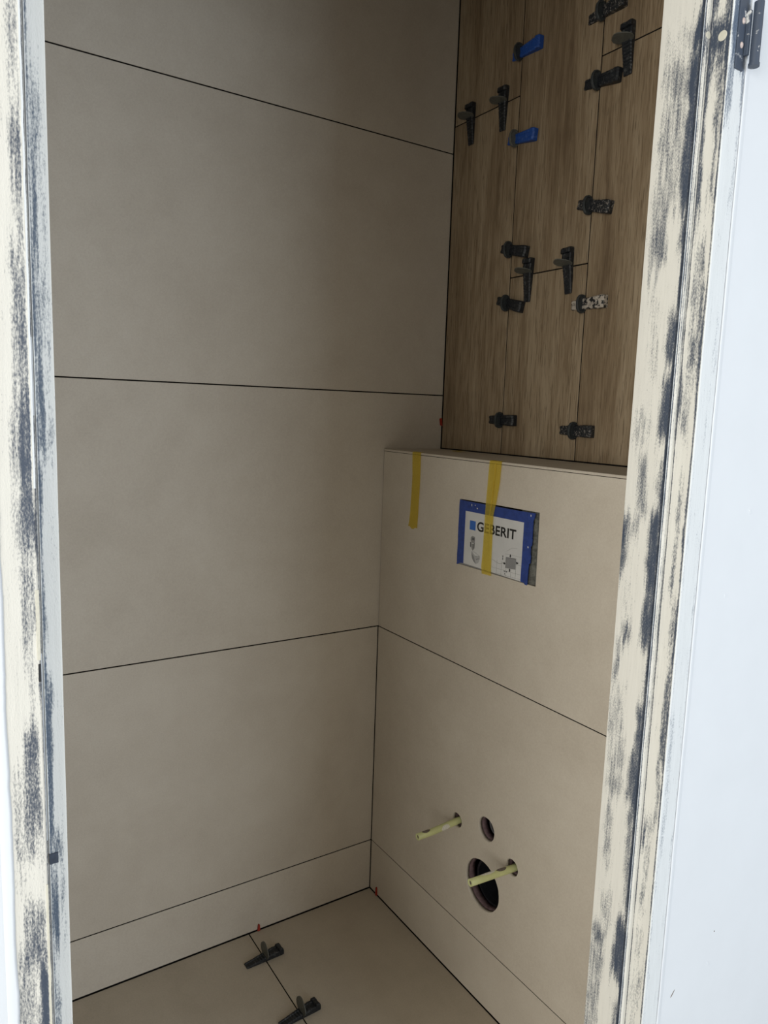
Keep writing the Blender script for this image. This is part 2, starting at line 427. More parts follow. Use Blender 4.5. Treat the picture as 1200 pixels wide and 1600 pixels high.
STROKES_RIGHT = {
 'reveal': [(1.7753, 1.6888, .15, 1.1, .30), (1.7824, 1.7431, .80, 1.1, 1.0),
   (1.7431, 1.5545, .10, 1.1, .42), (1.7431, 1.5545, .80, 1.1, 1.0), (1.7323, 1.6409, .30, .75, .52),
   (1.5773, 1.4814, .12, .62, .55), (1.5621, 1.5008, .20, .55, .62), (1.5545, 1.5085, .86, 1.1, .85),
   (1.4814, 1.3747, .25, .6, .20), (1.4736, 1.4423, .86, 1.1, .40), (1.4423, 1.3667, .80, 1.1, .80), (1.4305, 1.3424, .30, .6, .30),
   (1.3546, 1.2687, .74, 1.1, .88), (1.3099, 1.2604, .05, .55, .38), (1.2687, 1.2438, .90, 1.1, .8),
   (1.2480, 1.1662, .28, .55, .62), (1.2438, 1.1764, .80, 1.1, .62), (1.1696, 1.0860, -.1, .16, .78), (1.1764, 1.1251, .25, .5, .45),
   (1.1764, 1.0598, .72, 1.1, .95), (1.1251, 1.0200, .15, .35, .30), (1.0860, 0.9888, .74, 1.1, .85),
   (1.0182, 0.9915, .22, .50, .80), (1.0022, 0.9374, .06, .15, 1.0), (0.9888, 0.8750, .90, 1.1, .75),
   (0.9301, 0.8472, .05, .55, .38), (0.9118, 0.7672, .80, 1.1, .85), (0.8658, 0.7719, .10, .60, .48), (0.8379, 0.7605, .70, 1.1, .80),
   (0.7605, 0.6659, .12, .36, .50), (0.7719, 0.6265, .84, 1.1, .62), (0.6805, 0.6639, .2, .45, .6),
   (0.6265, 0.5467, .2, .6, .40), (0.5668, 0.5264, .02, .45, .66), (0.5968, 0.4959, .72, 1.1, .88),
   (0.5315, 0.3818, -.1, .45, .52), (0.4651, 0.3181, .8, 1.1, .6)],
 'groove': [(2.0, .2, -.1, 1.1, .95)],  # dark tone along the full height of the grooves
 'lip': [(1.7966, 1.7539, .5, 1, .4), (2.0, .2, .80, 1.1, .55)],
 'stop': [(1.8387, 1.7539, .35, .7, .5), (1.7646, 1.7431, -.1, 1.1, .9), (1.7539, 1.5545, .15, .5, .62), (1.7539, 1.3747, .80, 1.1, .75),
   (1.5545, 1.3747, .25, .75, .62), (1.3747, 1.2604, .55, 1.1, .55), (1.2604, 1.0904, .3, .6, .32), (1.1251, 1.0022, .4, .9, .62),
   (1.0022, 0.8935, .3, .8, .42), (0.8935, 0.8472, .4, .8, .6), (0.8191, 0.5768, .2, .5, .32), (2.0, .2, .93, 1.1, .8)],
 'rebate': [(1.8387, 1.7696, -.1, .28, .85), (1.8387, 1.7696, .60, 1.1, .80), (1.7725, 1.7237, -.1, 1.1, 1.0), (1.7287, 1.7092, .25, 1.1, .95),
   (1.7539, 1.5469, -.1, .14, .85), (1.7121, 1.6409, .45, .90, .62), (1.6409, 1.5545, .66, .90, .55), (1.5773, 1.5124, .45, .62, .35),
   (1.5162, 1.4067, .10, .75, .48), (1.4775, 1.3907, .6, .85, .72), (1.4067, 1.3424, .15, .8, .52), (1.3626, 1.2687, .15, .65, .50), (1.4383, 0.9118, .88, 1.1, .85),
   (1.3505, 1.2935, -.1, .15, .8), (1.2313, 1.1337, .35, .70, .42), (1.1423, 1.0642, .30, .62, .55), (1.0642, 0.9483, .62, 1.1, .50), (0.9663, 0.8285, .62, 1.1, .72),
   (0.8658, 0.7337, .58, .85, .55), (0.7624, 0.6265, .2, .6, .42), (0.7529, 0.7048, .0, .2, .8), (0.6265, 0.4236, .15, .6, .3), (0.5264, 0.4651, .4, .8, .45)],
 'face': [(1.8387, 1.7193, .05, 1.1, .92), (1.7251, 1.6594, -.1, .30, .65), (1.7215, 1.6888, .80, 1.1, .7), (1.6594, 1.5773, .82, .98, .45),
   (1.5848, 1.5545, .6, .8, .35), (1.4383, 1.3505, .72, .86, .52), (1.3747, 1.2604, .6, .72, .30), (1.2604, 0.4236, .03, .10, .34), (1.1337, 0.6951, .90, .98, .34), (0.9118, 0.6951, .05, .35, .30)],
}
STROKES_LEFT = {
 'face': [(1.5807, 1.4859, .68, 1.1, .42), (1.4819, 1.4366, .66, 1.1, .74), (1.4366, 1.3945, .75, 1.1, .50), (1.3945, 1.2893, .58, 1.1, .60),
   (1.3073, 1.1875, .62, 1.1, .86), (1.2893, 1.1875, .42, .7, .36), (1.2017, 1.1394, .52, .95, .52), (1.1418, 1.1267, .55, 1.1, .82), (1.1267, 1.1050, .7, .95, .42),
   (1.1050, 1.0599, .75, .9, .34), (1.0640, 0.9719, .52, .95, .72), (1.0293, 0.9506, .20, .95, .46), (1.0190, 0.9560, .52, .72, .72),
   (0.9183, 0.8577, .28, 1.1, .60), (0.8910, 0.8655, .12, 1.1, .82), (0.8689, 0.7547, .02, .75, .50), (0.8689, 0.7547, .68, 1.1, .95)],
 'corner': [(1.5575, 1.0190, .6, 1.1, .3), (1.1075, 1.0901, -.1, 1.1, .95), (1.2205, 1.1827, -.1, 1.1, .8)],
 'rebate': [(2, .2, -.1, 1.1, .95)],  # shadow of the gap put into the colour over the full height
 'stop': [(2, .2, -.2, .10, .85), (1.5260, 1.4594, .05, .75, .50), (1.5101, 1.4920, .2, .6, .72), (1.4778, 1.4615, .1, .9, .60), (1.4615, 1.3945, .1, .42, .80), (1.4615, 1.3383, .3, 1.0, .30),
   (1.3945, 1.3361, .0, .92, .46), (1.3492, 1.3361, .5, .95, .7), (1.3383, 1.2506, .10, .48, .76), (1.3117, 1.2983, .4, .75, .5), (1.2780, 1.2703, .55, .95, .8), (1.2712, 1.2460, .1, .85, .42),
   (1.2529, 1.2017, -.1, .20, .6), (1.1296, 1.1159, -.1, .28, .78), (1.0776, 0.9506, -.1, .34, .88), (1.0751, 1.0640, .1, .5, .88),
   (0.9533, 0.9313, .15, .78, .95), (0.9345, 0.8577, .05, .42, .72), (0.9291, 0.8910, .5, .85, .45), (0.8689, 0.8566, .6, .95, .5), (0.8239, 0.7429, .0, .42, .5)],
 'reveal': [(2, .2, 0, .3, .3)],
}

def jamb(name, segs, strokes, mat_for, parent, z0=-.003, z1=2.06, waviness=0.0):
    """segs: list of (face name, (x,y) start, (x,y) end, divisions); one folded-steel surface"""
    zs = []
    z = z0
    while z < z1:
        zs.append(z); z += (.0035 if .30 < z < 1.90 else .05)
    zs.append(z1)
    verts = []; faces = []; wear_shade = []; mats = []; names = []
    prof = []
    for si, (nm, a, b, n) in enumerate(segs):
        for i in range(n + (1 if si == len(segs)-1 else 0)):
            t = i/n; prof.append((a[0]+(b[0]-a[0])*t, a[1]+(b[1]-a[1])*t, nm, t))
        names += [nm]*n
    np_ = len(prof)
    for z in zs:
        for x, y, nm, t in prof:
            ww = waviness*noise.noise(Vector((z*9, x*40, y*40)))
            verts.append((x + ww, y + ww, z)); wear_shade.append(wear_shade_at(strokes.get(nm, []), z, t))
    uniq = []
    for j in range(len(zs)-1):
        for i in range(np_-1):
            a = j*np_+i
            faces.append((a, a+1, a+1+np_, a+np_))
            m = mat_for(names[i])
            if m not in uniq: uniq.append(m)
            mats.append(uniq.index(m))
    me = bpy.data.meshes.new(name); me.from_pydata(verts, [], faces)
    for m in uniq: me.materials.append(m)
    me.polygons.foreach_set('material_index', mats)
    at = me.attributes.new('wear_shade', 'FLOAT', 'POINT'); at.data.foreach_set('value', wear_shade)
    me.update()
    return link(name, me, None, parent)

door = link('door_1', None, kind='structure'); door.location = (.94, -.55, 0)
def dpar(o):
    o.parent = door; o.matrix_parent_inverse = Matrix.Translation(door.location).inverted(); return o
door.empty_display_size = .2
YR, YB, XA = -.190, -.176, .960
def mf(nm): return M['frame_pale_lit'] if nm in ('face', 'lip', 'bead') else M['frame']
rj = jamb('right_jamb', [
    ('back', (.8970, -.1435), (.8970, -.1885), 3), ('bead', (.8970, -.1885), (.8982, -.1900), 1),
    ('reveal', (.8982, -.1900), (.9550, -.1900), 30), ('groove', (.9550, -.1900), (.9555, -.1865), 1),
    ('groove', (.9555, -.1865), (.9580, -.1865), 1), ('lip', (.9580, -.1865), (.9584, -.1902), 1),
    ('lip', (.9584, -.1902), (.9597, -.1898), 1), ('groove', (.9597, -.1898), (.9588, -.1882), 1), ('groove', (.9588, -.1882), (.9598, -.1876), 1),
    ('stop', (.9598, -.1876), (.9607, -.1850), 3), ('stop', (.9607, -.1850), (.9604, -.1790), 5), ('groove', (.9604, -.1790), (.9590, -.1775), 1),
    ('groove', (.9590, -.1775), (.9606, YB), 1), ('rebate', (.9606, YB), (.9838, YB), 14), ('groove', (.9838, YB), (.9848, YB+.0012), 1),
    ('bead', (.9848, YB+.0012), (.9856, YB-.0004), 1), ('bead', (.9856, YB-.0004), (XC, YB+.0008), 1),
    ('face', (XC, YB+.0008), (XC, -.1440), 16), ('face', (XC, -.1440), (XC-.001, -.1430), 1)], STROKES_RIGHT, mf, door, waviness=.0002)
dpar(rj)
YL = -.9163
def ml(nm): return M['frame_stop_lit'] if nm in ('stop', 'lip') else M['frame']
lj = jamb('left_jamb', [
    ('face', (XC-.001, -.9615), (XC, -.9605), 1), ('face', (XC, -.9605), (XC, -.9362), 18), ('corner', (XC, -.9362), (XC-.0008, -.9348), 2),
    ('rebate', (XC-.0008, -.9348), (.9620, -.9340), 4), ('rebate', (.9620, -.9340), (.9590, -.9315), 1), ('rebate', (.9590, -.9315), (.9588, -.9300), 1),
    ('lip', (.9588, -.9300), (.9602, -.9297), 1), ('lip', (.9602, -.9297), (.9602, -.9288), 1), ('stop', (.9602, -.9288), (.9602, -.9172), 12),
    ('lip', (.9602, -.9172), (.9596, -.9163), 1), ('reveal', (.9596, -.9163), (.8982, -.9163), 6), ('back', (.8982, -.9163), (.8970, -.9175), 1),
    ('back', (.8970, -.9175), (.8970, -.9610), 2)], STROKES_LEFT, ml, door, waviness=.0003)
dpar(lj)
# frame head (above the picture) closes the opening
bm = bmesh.new()
prof = [(.8970, 2.101), (.8970, 2.0615), (.8982, 2.060), (.9596, 2.060), (.9604, 2.074), (.9850, 2.074), (XC, 2.0755), (XC, 2.101)]
add_prism(bm, [(x, -.9163, z) for x, z in prof], (0, .9163-.1905, 0))
hd = bm_obj('head_jamb', bm, M['cap']); dpar(hd)
for ya, yb in ((-.9612, -.9163), (-.1905, -.143)):
    bm = bmesh.new(); add_box(bm, (.8970, ya, 2.0602), (XC, yb, 2.101)); dpar(bm_obj('corner_block', bm, M['cap']))
# beads of dried paint in the left rebate, and the strike notch
def strip(name, x0, y0, x1, y1, za, zb, mat, amp=.0003, seed=0):
    bm = bmesh.new(); n = max(3, int(abs(zb-za)/.012)); rings = []
    for i in range(n+1):
        z = za + (zb-za)*i/n; k = amp*noise.noise(Vector((z*60, seed, 0)))
        rings.append([bm.verts.new(p) for p in ((x0, y0+k, z), (x1, y0+k, z), (x1, y1+k, z), (x0, y1+k, z))])
    for a, b in zip(rings, rings[1:]):
        for i in range(4): bm.faces.new((a[i], a[(i+1) % 4], b[(i+1) % 4], b[i]))
    bm.faces.new(rings[0]); bm.faces.new(rings[-1][::-1])
    return dpar(bm_obj(name, bm, mat))
strip('dried_paint_bead', XC-.0010, -.9362, XC+.0006, -.9350, 1.2344, 1.5730, M['frame_pale_lit'], .0005, 1)
strip('dried_paint_bead', XC-.0010, -.9372, XC+.0005, -.9350, 1.1090, 1.1612, M['cap'], .0003, 2)
strip('dried_paint_bead', .9600, -.9322, .9630, -.9310, 0.9533, 1.1060, M['frame_pale_lit'], .0002, 3)
strip('dried_paint_bead', .9600, -.9316, .9618, -.9306, 1.2848, 1.3405, M['frame_pale_lit'], .0002, 5)
strip('dried_paint_bead', XC-.0010, -.9366, XC+.0006, -.9352, 0.7664, 0.9318, M['cap'], .0006, 4)
strip('strike_notch', XC-.004, -.9368, XC+.0003, -.9352, 1.0926, 1.1060, M['pipe_black'], .0001, 6)
strip('strike_notch', .9598, -.9300, .9612, -.9235, 0.9313, 0.9399, M['navy'], .0001, 7)
# seal groove line on the face of the rebate, right side
def disc(name, c, nrm, r, t, mat, n=22):
    bm = bmesh.new(); nrm = Vector(nrm)
    u = nrm.cross(Vector((0, 0, 1))).normalized(); v_ = Vector((0, 0, 1)); c = Vector(c)
    rs = []
    for off, rad in ((0, r), (t*.7, r), (t, r*.86)):
        rs.append([bm.verts.new(c + nrm*off + u*rad*math.cos(2*math.pi*i/n) + v_*rad*math.sin(2*math.pi*i/n)) for i in range(n)])
    for a, b in zip(rs, rs[1:]):
        for i in range(n): bm.faces.new((a[i], a[(i+1) % n], b[(i+1) % n], b[i]))
    bm.faces.new(rs[0][::-1]); bm.faces.new(rs[-1])
    return dpar(bm_obj(name, bm, mat))
disc('plug_cap', (.9750, YB+.0002, 1.7495), (0, -1, 0), .0058, .0010, M['cap'])
disc('plug_cap', (.9602, -.1832, 1.7535), (1, 0, 0), .0042, .0010, M['cap'])
# hinge: leaf on the frame face, knuckle, two screws
hinge = link('hinge', None); hinge.location = (XC, -.150, 1.75); hinge.parent = door
hinge.matrix_parent_inverse = Matrix.Translation(door.location).inverted()
hinv = Matrix.Translation(hinge.location).inverted()
def hpar(o):
    o.parent = hinge; o.matrix_parent_inverse = (Matrix.Translation(hinge.location)).inverted(); return o
t_ = NT('hinge_paint', .45, .4); v_h = t_.coord(); fh = t_.noise(v_h, 75, 4, .6)
t_.col(t_.mix(t_.ramp(fh, [(.60, g(0)), (.68, g(1))]), (.055, .072, .105, 1), (.62, .63, .63, 1))); M['hinge'] = t_.m
bm = bmesh.new()
add_box(bm, (XC, -.1665, 1.712), (XC+.0022, -.1505, 1.815), .0007)
add_box(bm, (XC+.0020, -.1540, 1.728), (XC+.0075, -.1495, 1.778), .0007)
hpar(bm_obj('hinge_leaf', bm, M['hinge']))
for za, zb, r_ in ((1.7185, 1.7860, .0056), (1.7150, 1.7186, .0064)):
    bm = bmesh.new(); add_tube(bm, [(XC+.0120, -.1455, za), (XC+.0120, -.1455, (za+zb)/2), (XC+.0120, -.1455, zb)], r_, n=24)
    hpar(bm_obj('knuckle', bm, M['hinge'], smooth=False))
for z in (1.7655, 1.7390):
    bm = bmesh.new(); bmesh.ops.create_uvsphere(bm, u_segments=12, v_segments=8, radius=.0034)
    for v in bm.verts: v.co = Vector((XC+.0022+v.co.x*.55, -.1585+v.co.y*.8, z+v.co.z*1.1))
    hpar(bm_obj('screw', bm, M['pinkmetal'], smooth=True))

# ------------------------------------------------------------------ tile levelling clips
def wedge_mesh(seed=0):
    """along +X: thick grip end at x=0, thin end at x=L; lies on z=0"""
    bm = bmesh.new(); L = .094
    st = [(0, .0122, .0115), (.003, .0128, .0152), (.011, .0128, .0158), (.0125, .0128, .0112), (.020, .0126, .0120)]
    n = 12
    for i in range(n):
        x = .022 + (L-.004-.022)*i/(n-1); h = .0125 - (.0125-.0042)*(i/(n-1))
        hw = .0124 - (.0124-.0096)*(i/(n-1))
        st.append((x, hw, h)); 
        if i < n-1: st.append((x+.0022, hw-.0002, h-.0011))
    st.append((L, .0088, .0030))
    rings = []
    for x, hw, h in st:
        b_ = min(.0022, h*.4)
        rings.append([bm.verts.new(p) for p in ((x, -hw, 0), (x, -hw, h-b_), (x, -hw+b_, h), (x, -hw*.45, h), (x, -hw*.38, h-.0011), (x, hw*.38, h-.0011), (x, hw*.45, h),
                                                 (x, hw-b_, h), (x, hw, h-b_), (x, hw, 0))])
    m = len(rings[0])
    for a, b in zip(rings, rings[1:]):
        for i in range(m): bm.faces.new((a[i], b[i], b[(i+1) % m], a[(i+1) % m]))
    bm.faces.new(rings[0]); bm.faces.new(rings[-1][::-1])
    bmesh.ops.recalc_face_normals(bm, faces=bm.faces[:])
    me = bpy.data.meshes.new('wedge'); bm.to_mesh(me); bm.free(); return me
def plate_mesh(t=.0012, scale=1.0, rim=0.0):
    """stands in the YZ plane at x=0 (Y along the joint, Z out of the tiles): leaf-shaped break-off tab"""
    bm = bmesh.new()
    if rim: half = [(.0100, -.006), (.0150, .002), (.0185, .006), (.0190, .012), (.0170, .018), (.0110, .0225), (.0040, .0245)]
    else: half = [(.0085, -.006), (.0110, .004), (.0200, .013), (.0225, .021), (.0190, .030), (.0110, .0375), (.0040, .0415)]
    pts = [(0, a*scale, b*scale) for a, b in half] + [(0, -a*scale, b*scale) for a, b in half[::-1]]
    add_prism(bm, [(p[0]-t/2, p[1], p[2]) for p in pts], (t, 0, 0))
    if rim:
        ins = [(p[0], p[1]*.80, p[2]*.86+.002) for p in pts]
        for s in (1, -1):
            a = [bm.verts.new((s*t/2, p[1], p[2])) for p in pts]
            b = [bm.verts.new((s*(t/2+rim), p[1]*.96, p[2]*.97)) for p in pts]
            c = [bm.verts.new((s*(t/2+rim), p[1], p[2])) for p in ins]
            d = [bm.verts.new((s*t/2, p[1]*.97, p[2])) for p in ins]
            for r0, r1 in ((a, b), (b, c), (c, d)):
                for i in range(len(r0)):
                    j = (i+1) % len(r0); bm.faces.new((r0[i], r0[j], r1[j], r1[i]))
    bmesh.ops.recalc_face_normals(bm, faces=bm.faces[:])
    me = bpy.data.meshes.new('tab'); bm.to_mesh(me); bm.free(); return me
WM = {}
def wm(matname):
    if matname not in WM:
        me = wedge_mesh(); me.materials.append(M[matname]); WM[matname] = me
    return WM[matname]
PLM = {}
def pm(matname, style):
    k = (matname, style)
    if k not in PLM:
        me = plate_mesh(.0014, *style); me.materials.append(M[matname]); PLM[k] = me
    return PLM[k]
LEAF, COLLAR = (1.0, 0.0), (1.0, .0026)
def clip(origin, ex, en, wedge, tabm, style, slide, label, group, tilt=0.0, lift=.0, bend=0.0):
    """ex: direction in which the wedge thins out, en: out of the tiles"""
    ex = Vector(ex); en = Vector(en); ey = en.cross(ex)
    m = Matrix.Identity(4)
    for i in range(3): m[i][0] = ex[i]; m[i][1] = ey[i]; m[i][2] = en[i]
    m.translation = Vector(origin)
    root = link('levelling_clip', None, label=label, cat='levelling clip', group=group)
    root.matrix_world = m; root.empty_display_size = .02
    a = link('wedge', wm(wedge)); a.parent = root
    a.location = (-slide*math.cos(tilt), -slide*math.sin(tilt), .0006 + lift); a.rotation_euler = (0, 0, tilt)
    b = link('tab', pm(tabm, style)); b.parent = root; b.rotation_euler = (0, bend, 0)
    return root
NY = (0, -1, 0)
L_ = (-1, 0, 0); DN = (0, 0, -1)
GV = 'wedges across the upright joints of the wood-look wall'
GH = 'wedges across the level joints of the wood-look wall'
for x, z, wmat, tmat, sl, lab, ti, sc in (
    (X1, 2.094, 'wedge_blue', 'plate_dark', .066, 'upper of the two blue tile levelling wedges on the wood-look wall', -.02, 1),
    (X1, 1.913, 'wedge_blue', 'plate', .065, 'lower of the two blue tile levelling wedges on the wood-look wall', -.12, 1),
    (X1, 1.672, 'wedge', 'plate_dark', .060, 'black levelling wedge on the left upright joint, first below the blue wedges', -.22, 1),
    (X1, 1.553, 'wedge', 'plate_dark', .055, 'black levelling wedge on the left upright joint, just below two standing wedges', -.26, 1),
    (X1, 1.284, 'wedge', 'plate_dark', .050, 'black levelling wedge lowest on the left upright joint, above the ledge', .0, 1),
    (X2, 2.085, 'wedge_speck', 'plate_dark', .056, 'cement-streaked black levelling wedge topmost on the right upright joint, at picture edge', .02, 1),
    (X2, 1.958, 'wedge', 'plate_dark', .056, 'clean black levelling wedge on the right upright joint, beside a standing wedge', -.12, 1),
    (X2, 1.722, 'wedge_speck', 'plate_dark', .058, 'dusty black levelling wedge alone half way up the right upright joint', -.25, 1),
    (X2, 1.528, 'wedge_cement', 'plate_dark', .060, 'levelling wedge smeared with pale cement on the right upright joint', .0, 1),
    (X2, 1.268, 'wedge_speck', 'plate_dark', .050, 'cement-flecked black levelling wedge lowest on the right upright joint, above ledge', .0, 1)):
    clip((x, D, z), L_, NY, wmat, tmat, COLLAR, sl, lab, GV, tilt=ti)
for x, z, wmat, sl, lab, ti in (
    (.068, 2.005, 'wedge', .034, 'upright black levelling wedge nearest the corner with the greige wall', .02),
    (.184, 2.005, 'wedge', .034, 'upright black levelling wedge with grey tab, second from the corner, between blue wedges', -.03),
    (.298, 1.610, 'wedge', .034, 'upright black levelling wedge with grey tab, left of the pair on the middle plank', -.04),
    (.416, 1.610, 'wedge', .038, 'upright black levelling wedge with grey tab, right of the pair on the middle plank', .05),
    (.533, 2.005, 'wedge', .035, 'largest upright black levelling wedge with big grey tab, at top right near the door frame', .03)):
    clip((x, D, z), DN, NY, wmat, 'plate', LEAF, sl, lab, GH, tilt=ti, bend=-.16 + .10*math.sin(x*40))
clip((.096, -.3533, 0), (0, -1, 0), (0, 0, 1), 'wedge', 'plate', LEAF, .045, 'black levelling wedge with grey tab on the floor joint, nearer the wall', 'wedges on the floor joint', tilt=.05)
clip((.287, -.3533, 0), (0, -1, 0), (0, 0, 1), 'wedge', 'plate', LEAF, .043, 'black levelling wedge with grey tab on the floor joint, farther from wall', 'wedges on the floor joint', tilt=.08)

# ------------------------------------------------------------------ red spacers
def spacer(pts, off, label):
    bm = bmesh.new(); add_prism(bm, pts, off)
    return bm_obj('tile_spacer', bm, M['red'], label=label, cat='spacer', group='red tile spacers')
spacer([(.0006, -.3315, 0.0002), (.0006, -.3245, .0002), (.0006, -.3255, .016), (.0006, -.3285, .0185), (.0006, -.3300, .016)], (.0035, 0, 0), 'tiny red spacer where the greige wall meets the floor joint')
spacer([(.0335, -.0006, 0.0002), (.0395, -.0006, .0002), (.0385, -.0006, .021), (.0360, -.0006, .024), (.0345, -.0006, .020)], (0, -.0035, 0), 'tiny red spacer at the foot of the low wall, by the floor corner')
spacer([(.0008, D-.0005, 1.262), (.0008, D-.007, 1.264), (.0008, D-.010, 1.281), (.0008, D-.0035, 1.283)], (.0030, 0, 0), 'tiny red spacer in the corner above the ledge')

# ------------------------------------------------------------------ flush opening cover with its printed sticker
cov = link('flush_plate_cover', None, label='blue-edged cover with white printed sticker set in the low wall', cat='cover')
cov.location = (.43, 0, 1.04)
def cpar(o, par=None):
    o.parent = par or cov
    o.matrix_parent_inverse = Matrix.Translation(cov.location).inverted() if (par is None) else Matrix.Translation(cov.location).inverted()
    return o
bm = bmesh.new(); add_box(bm, (.3135, -.0012, .9700), (.5225, .0100, 1.1085)); cpar(bm_obj('backing', bm, M['inkgrey']))
# blue surround, ragged where the film is torn
def ragged(x, z0, z1, amp, seed, n=14):
    return [(x + amp*noise.noise(Vector((i*.9, seed, 0))), z0 + (z1-z0)*i/n) for i in range(n+1)]
outer_l = ragged(.3135, 1.1105, .9700, .0012, 1.3)
bm = bmesh.new()
left = [(.3142, 1.1108)] + [(x, z) for x, z in outer_l] + [(.3118, .9695), (.3140, .9672), (.3180, .9690), (.3245, .9722), (.3352, .9735), (.3352, 1.0890), (.3352, 1.1100)]
add_prism(bm, [(x, -.0014, z) for x, z in left], (0, -.0016, 0))
top = [(.3352, 1.1100)] + [(.3352 + .18*i/12, 1.1100 + .0007*noise.noise(Vector((i*.8, 3, 1)))) for i in range(1, 12)] + [(.5150, 1.1105), (.5150, 1.0892), (.3352, 1.0888)]
add_prism(bm, [(x, -.0014, z) for x, z in top], (0, -.0016, 0))
rt = [(.5150, 1.1105), (.5440, 1.1110), (.5425, 1.1020), (.5392, 1.0960), (.5392, 1.0610), (.5402, 1.0600), (.5395, 1.0470), (.5365, 1.0450), (.5372, 1.0290), (.5385, 1.0275), (.5380, 1.0120),
      (.5340, 1.0100), (.5328, .9790), (.5330, .9700), (.5312, .9668), (.5262, .9672), (.5245, .9700), (.5140, .9712)]
add_prism(bm, [(x, -.0014, z) for x, z in rt], (0, -.0016, 0))
cpar(bm_obj('blue_surround', bm, M['bluetape']))
for a_ in ((.3555, 1.1035, .0010, .0026), (.3738, 1.0985, .0020, .0014), (.3668, 1.1045, .0012, .0010), (.5330, 1.1050, .0009, .0024), (.5300, 1.0425, .0014, .0020), (.5130, 1.0480, .0012, .0016)):
    bm = bmesh.new(); x, z, rx, rz = a_
    add_prism(bm, [(x-rx, -.0031, z+rz*.8), (x-rx*.2, -.0031, z+rz), (x+rx, -.0031, z+rz*.3), (x+rx*.4, -.0031, z-rz), (x-rx*.5, -.0031, z-rz*.4)], (0, -.0005, 0))
    cpar(bm_obj('paint_fleck', bm, M['smear_white']))
bm = bmesh.new()
add_prism(bm, [(.3350, -.0013, 1.0892), (.5145, -.0013, 1.0896), (.5140, -.0013, .9708), (.3350, -.0013, .9735)], (0, -.0012, 0))
stk = bm_obj('sticker', bm, M['sticker']); cpar(stk)
YS = -.0026
def flat(name, polys, mat, t=.00015, y=YS):
    bm = bmesh.new()
    for p in polys: add_prism(bm, [(x, y, z) for x, z in p], (0, -t, 0))
    o = bm_obj(name, bm, mat); o.parent = stk; return o
def seg(x0, z0, x1, z1, w_=.0005):
    d = Vector((x1-x0, z1-z0)).normalized()*w_/2; n_ = (-d.y, d.x)
    return [(x0+n_[0], z0+n_[1]), (x0-n_[0], z0-n_[1]), (x1-n_[0], z1-n_[1]), (x1+n_[0], z1+n_[1])]
flat('blue_square', [[(.3514, 1.0703), (.3704, 1.0703), (.3704, 1.0505), (.3514, 1.0505)]], M['blueprint'])
# lettering
fc = bpy.data.curves.new('lettering', 'FONT'); fc.body = 'GEBERIT'; fc.size = 1; fc.offset = .023; fc.space_character = 1.02
to = bpy.data.objects.new('tmp', fc); C.objects.link(to)
me = bpy.data.meshes.new_from_object(to.evaluated_get(bpy.context.evaluated_depsgraph_get()))
bpy.data.objects.remove(to)
xs = [v.co.x for v in me.vertices]; ys = [v.co.y for v in me.vertices]
x0, x1, y0, y1 = min(xs), max(xs), min(ys), max(ys)
for v in me.vertices:
    v.co = (.3755 + (v.co.x-x0)/(x1-x0)*(.4945-.3755), YS-.0002, 1.0505 + (v.co.y-y0)/(y1-y0)*.0208)
me.name = 'lettering'
lt = link('lettering', me, M['ink'], stk)
# wiring of the pictures: tiled wall with opening, arrows, pan, cistern
GL = []
for x in (.4420, .4565, .4700, .4845, .4985): GL.append(seg(x, .9722, x+.001, 1.0010 if x < .465 else (.9885 if x < .495 else 1.0150), .0004))
for z in (.9835,): GL += [seg(.4280, z, .5135, z, .0004)]
GL += [seg(.4420, .9730, .5135, .9745, .0003), seg(.4985, 1.0020, .5135, 1.0020, .0004), seg(.4660, 1.0180, .5135, 1.0190, .0003)]
flat('tile_grid', GL, M['inkgrey'])
cur = [(.4280, 1.0000), (.4380, .9965), (.4480, .9945), (.4560, .9955), (.4620, .9990)]
flat('curved_line', [seg(*cur[i], *cur[i+1], .0006) for i in range(4)], M['inkgrey'])
flat('curved_line', [seg(.4700, 1.0240, .4850, 1.0330, .0004), seg(.4850, 1.0330, .5000, 1.0345, .0004)], M['inkgrey'])
flat('grey_panel', [[(.4695, 1.0110), (.4972, 1.0130), (.4975, .9915), (.4690, .9890)]], M['inkgrey'])
flat('panel_edge', [seg(.4692, 1.0112, .4972, 1.0132, .0010), seg(.4974, 1.0132, .4976, .9915, .0006), seg(.4690, .9895, .4692, 1.0112, .0005)], M['inkdark'], y=YS-.0002)
def arrow(x, z, dx, dz, s=.0030):
    px, pz = -dz, dx
    tip = (x+dx*s, z+dz*s)
    return [[tip, (x+px*s, z+pz*s), (x-px*s, z-pz*s)], [(x+px*s*.45, z+pz*s*.45), (x-px*s*.45, z-pz*s*.45), (x-px*s*.45-dx*s*1.1, z-pz*s*.45-dz*s*1.1), (x+px*s*.45-dx*s*1.1, z+pz*s*.45-dz*s*1.1)]]
AR = []
for a_ in ((.4815, 1.0160, 0, -1), (.4815, .9872, 0, 1), (.4655, .9980, 1, 0), (.5015, 1.0055, -1, 0)): AR += arrow(*a_)
AR += arrow(.4600, 1.0120, 0, 1, .0016) + arrow(.4600, 1.0060, 0, -1, .0016) + [seg(.4600, 1.0130, .4600, 1.0050, .0006)]
AR += arrow(.4665, .9820, -1, 0, .0016) + arrow(.4730, .9820, 1, 0, .0016) + [seg(.4660, .9820, .4740, .9820, .0006), seg(.4680, .9790, .4680, .9755, .0010)]
flat('arrows', AR, M['ink'], y=YS-.0002)
flat('pan_body', [[(.3605, 1.0040), (.3700, 1.0050), (.3885, .9985), (.3895, .9925), (.3845, .9830), (.3770, .9795), (.3690, .9840), (.3640, .9900)]], M['inklight'])
flat('pan_shade', [[(.3612, 1.0000), (.3700, .9935), (.3740, .9850), (.3770, .9795), (.3690, .9840), (.3640, .9900)]], M['inkgrey'], y=YS-.0002)
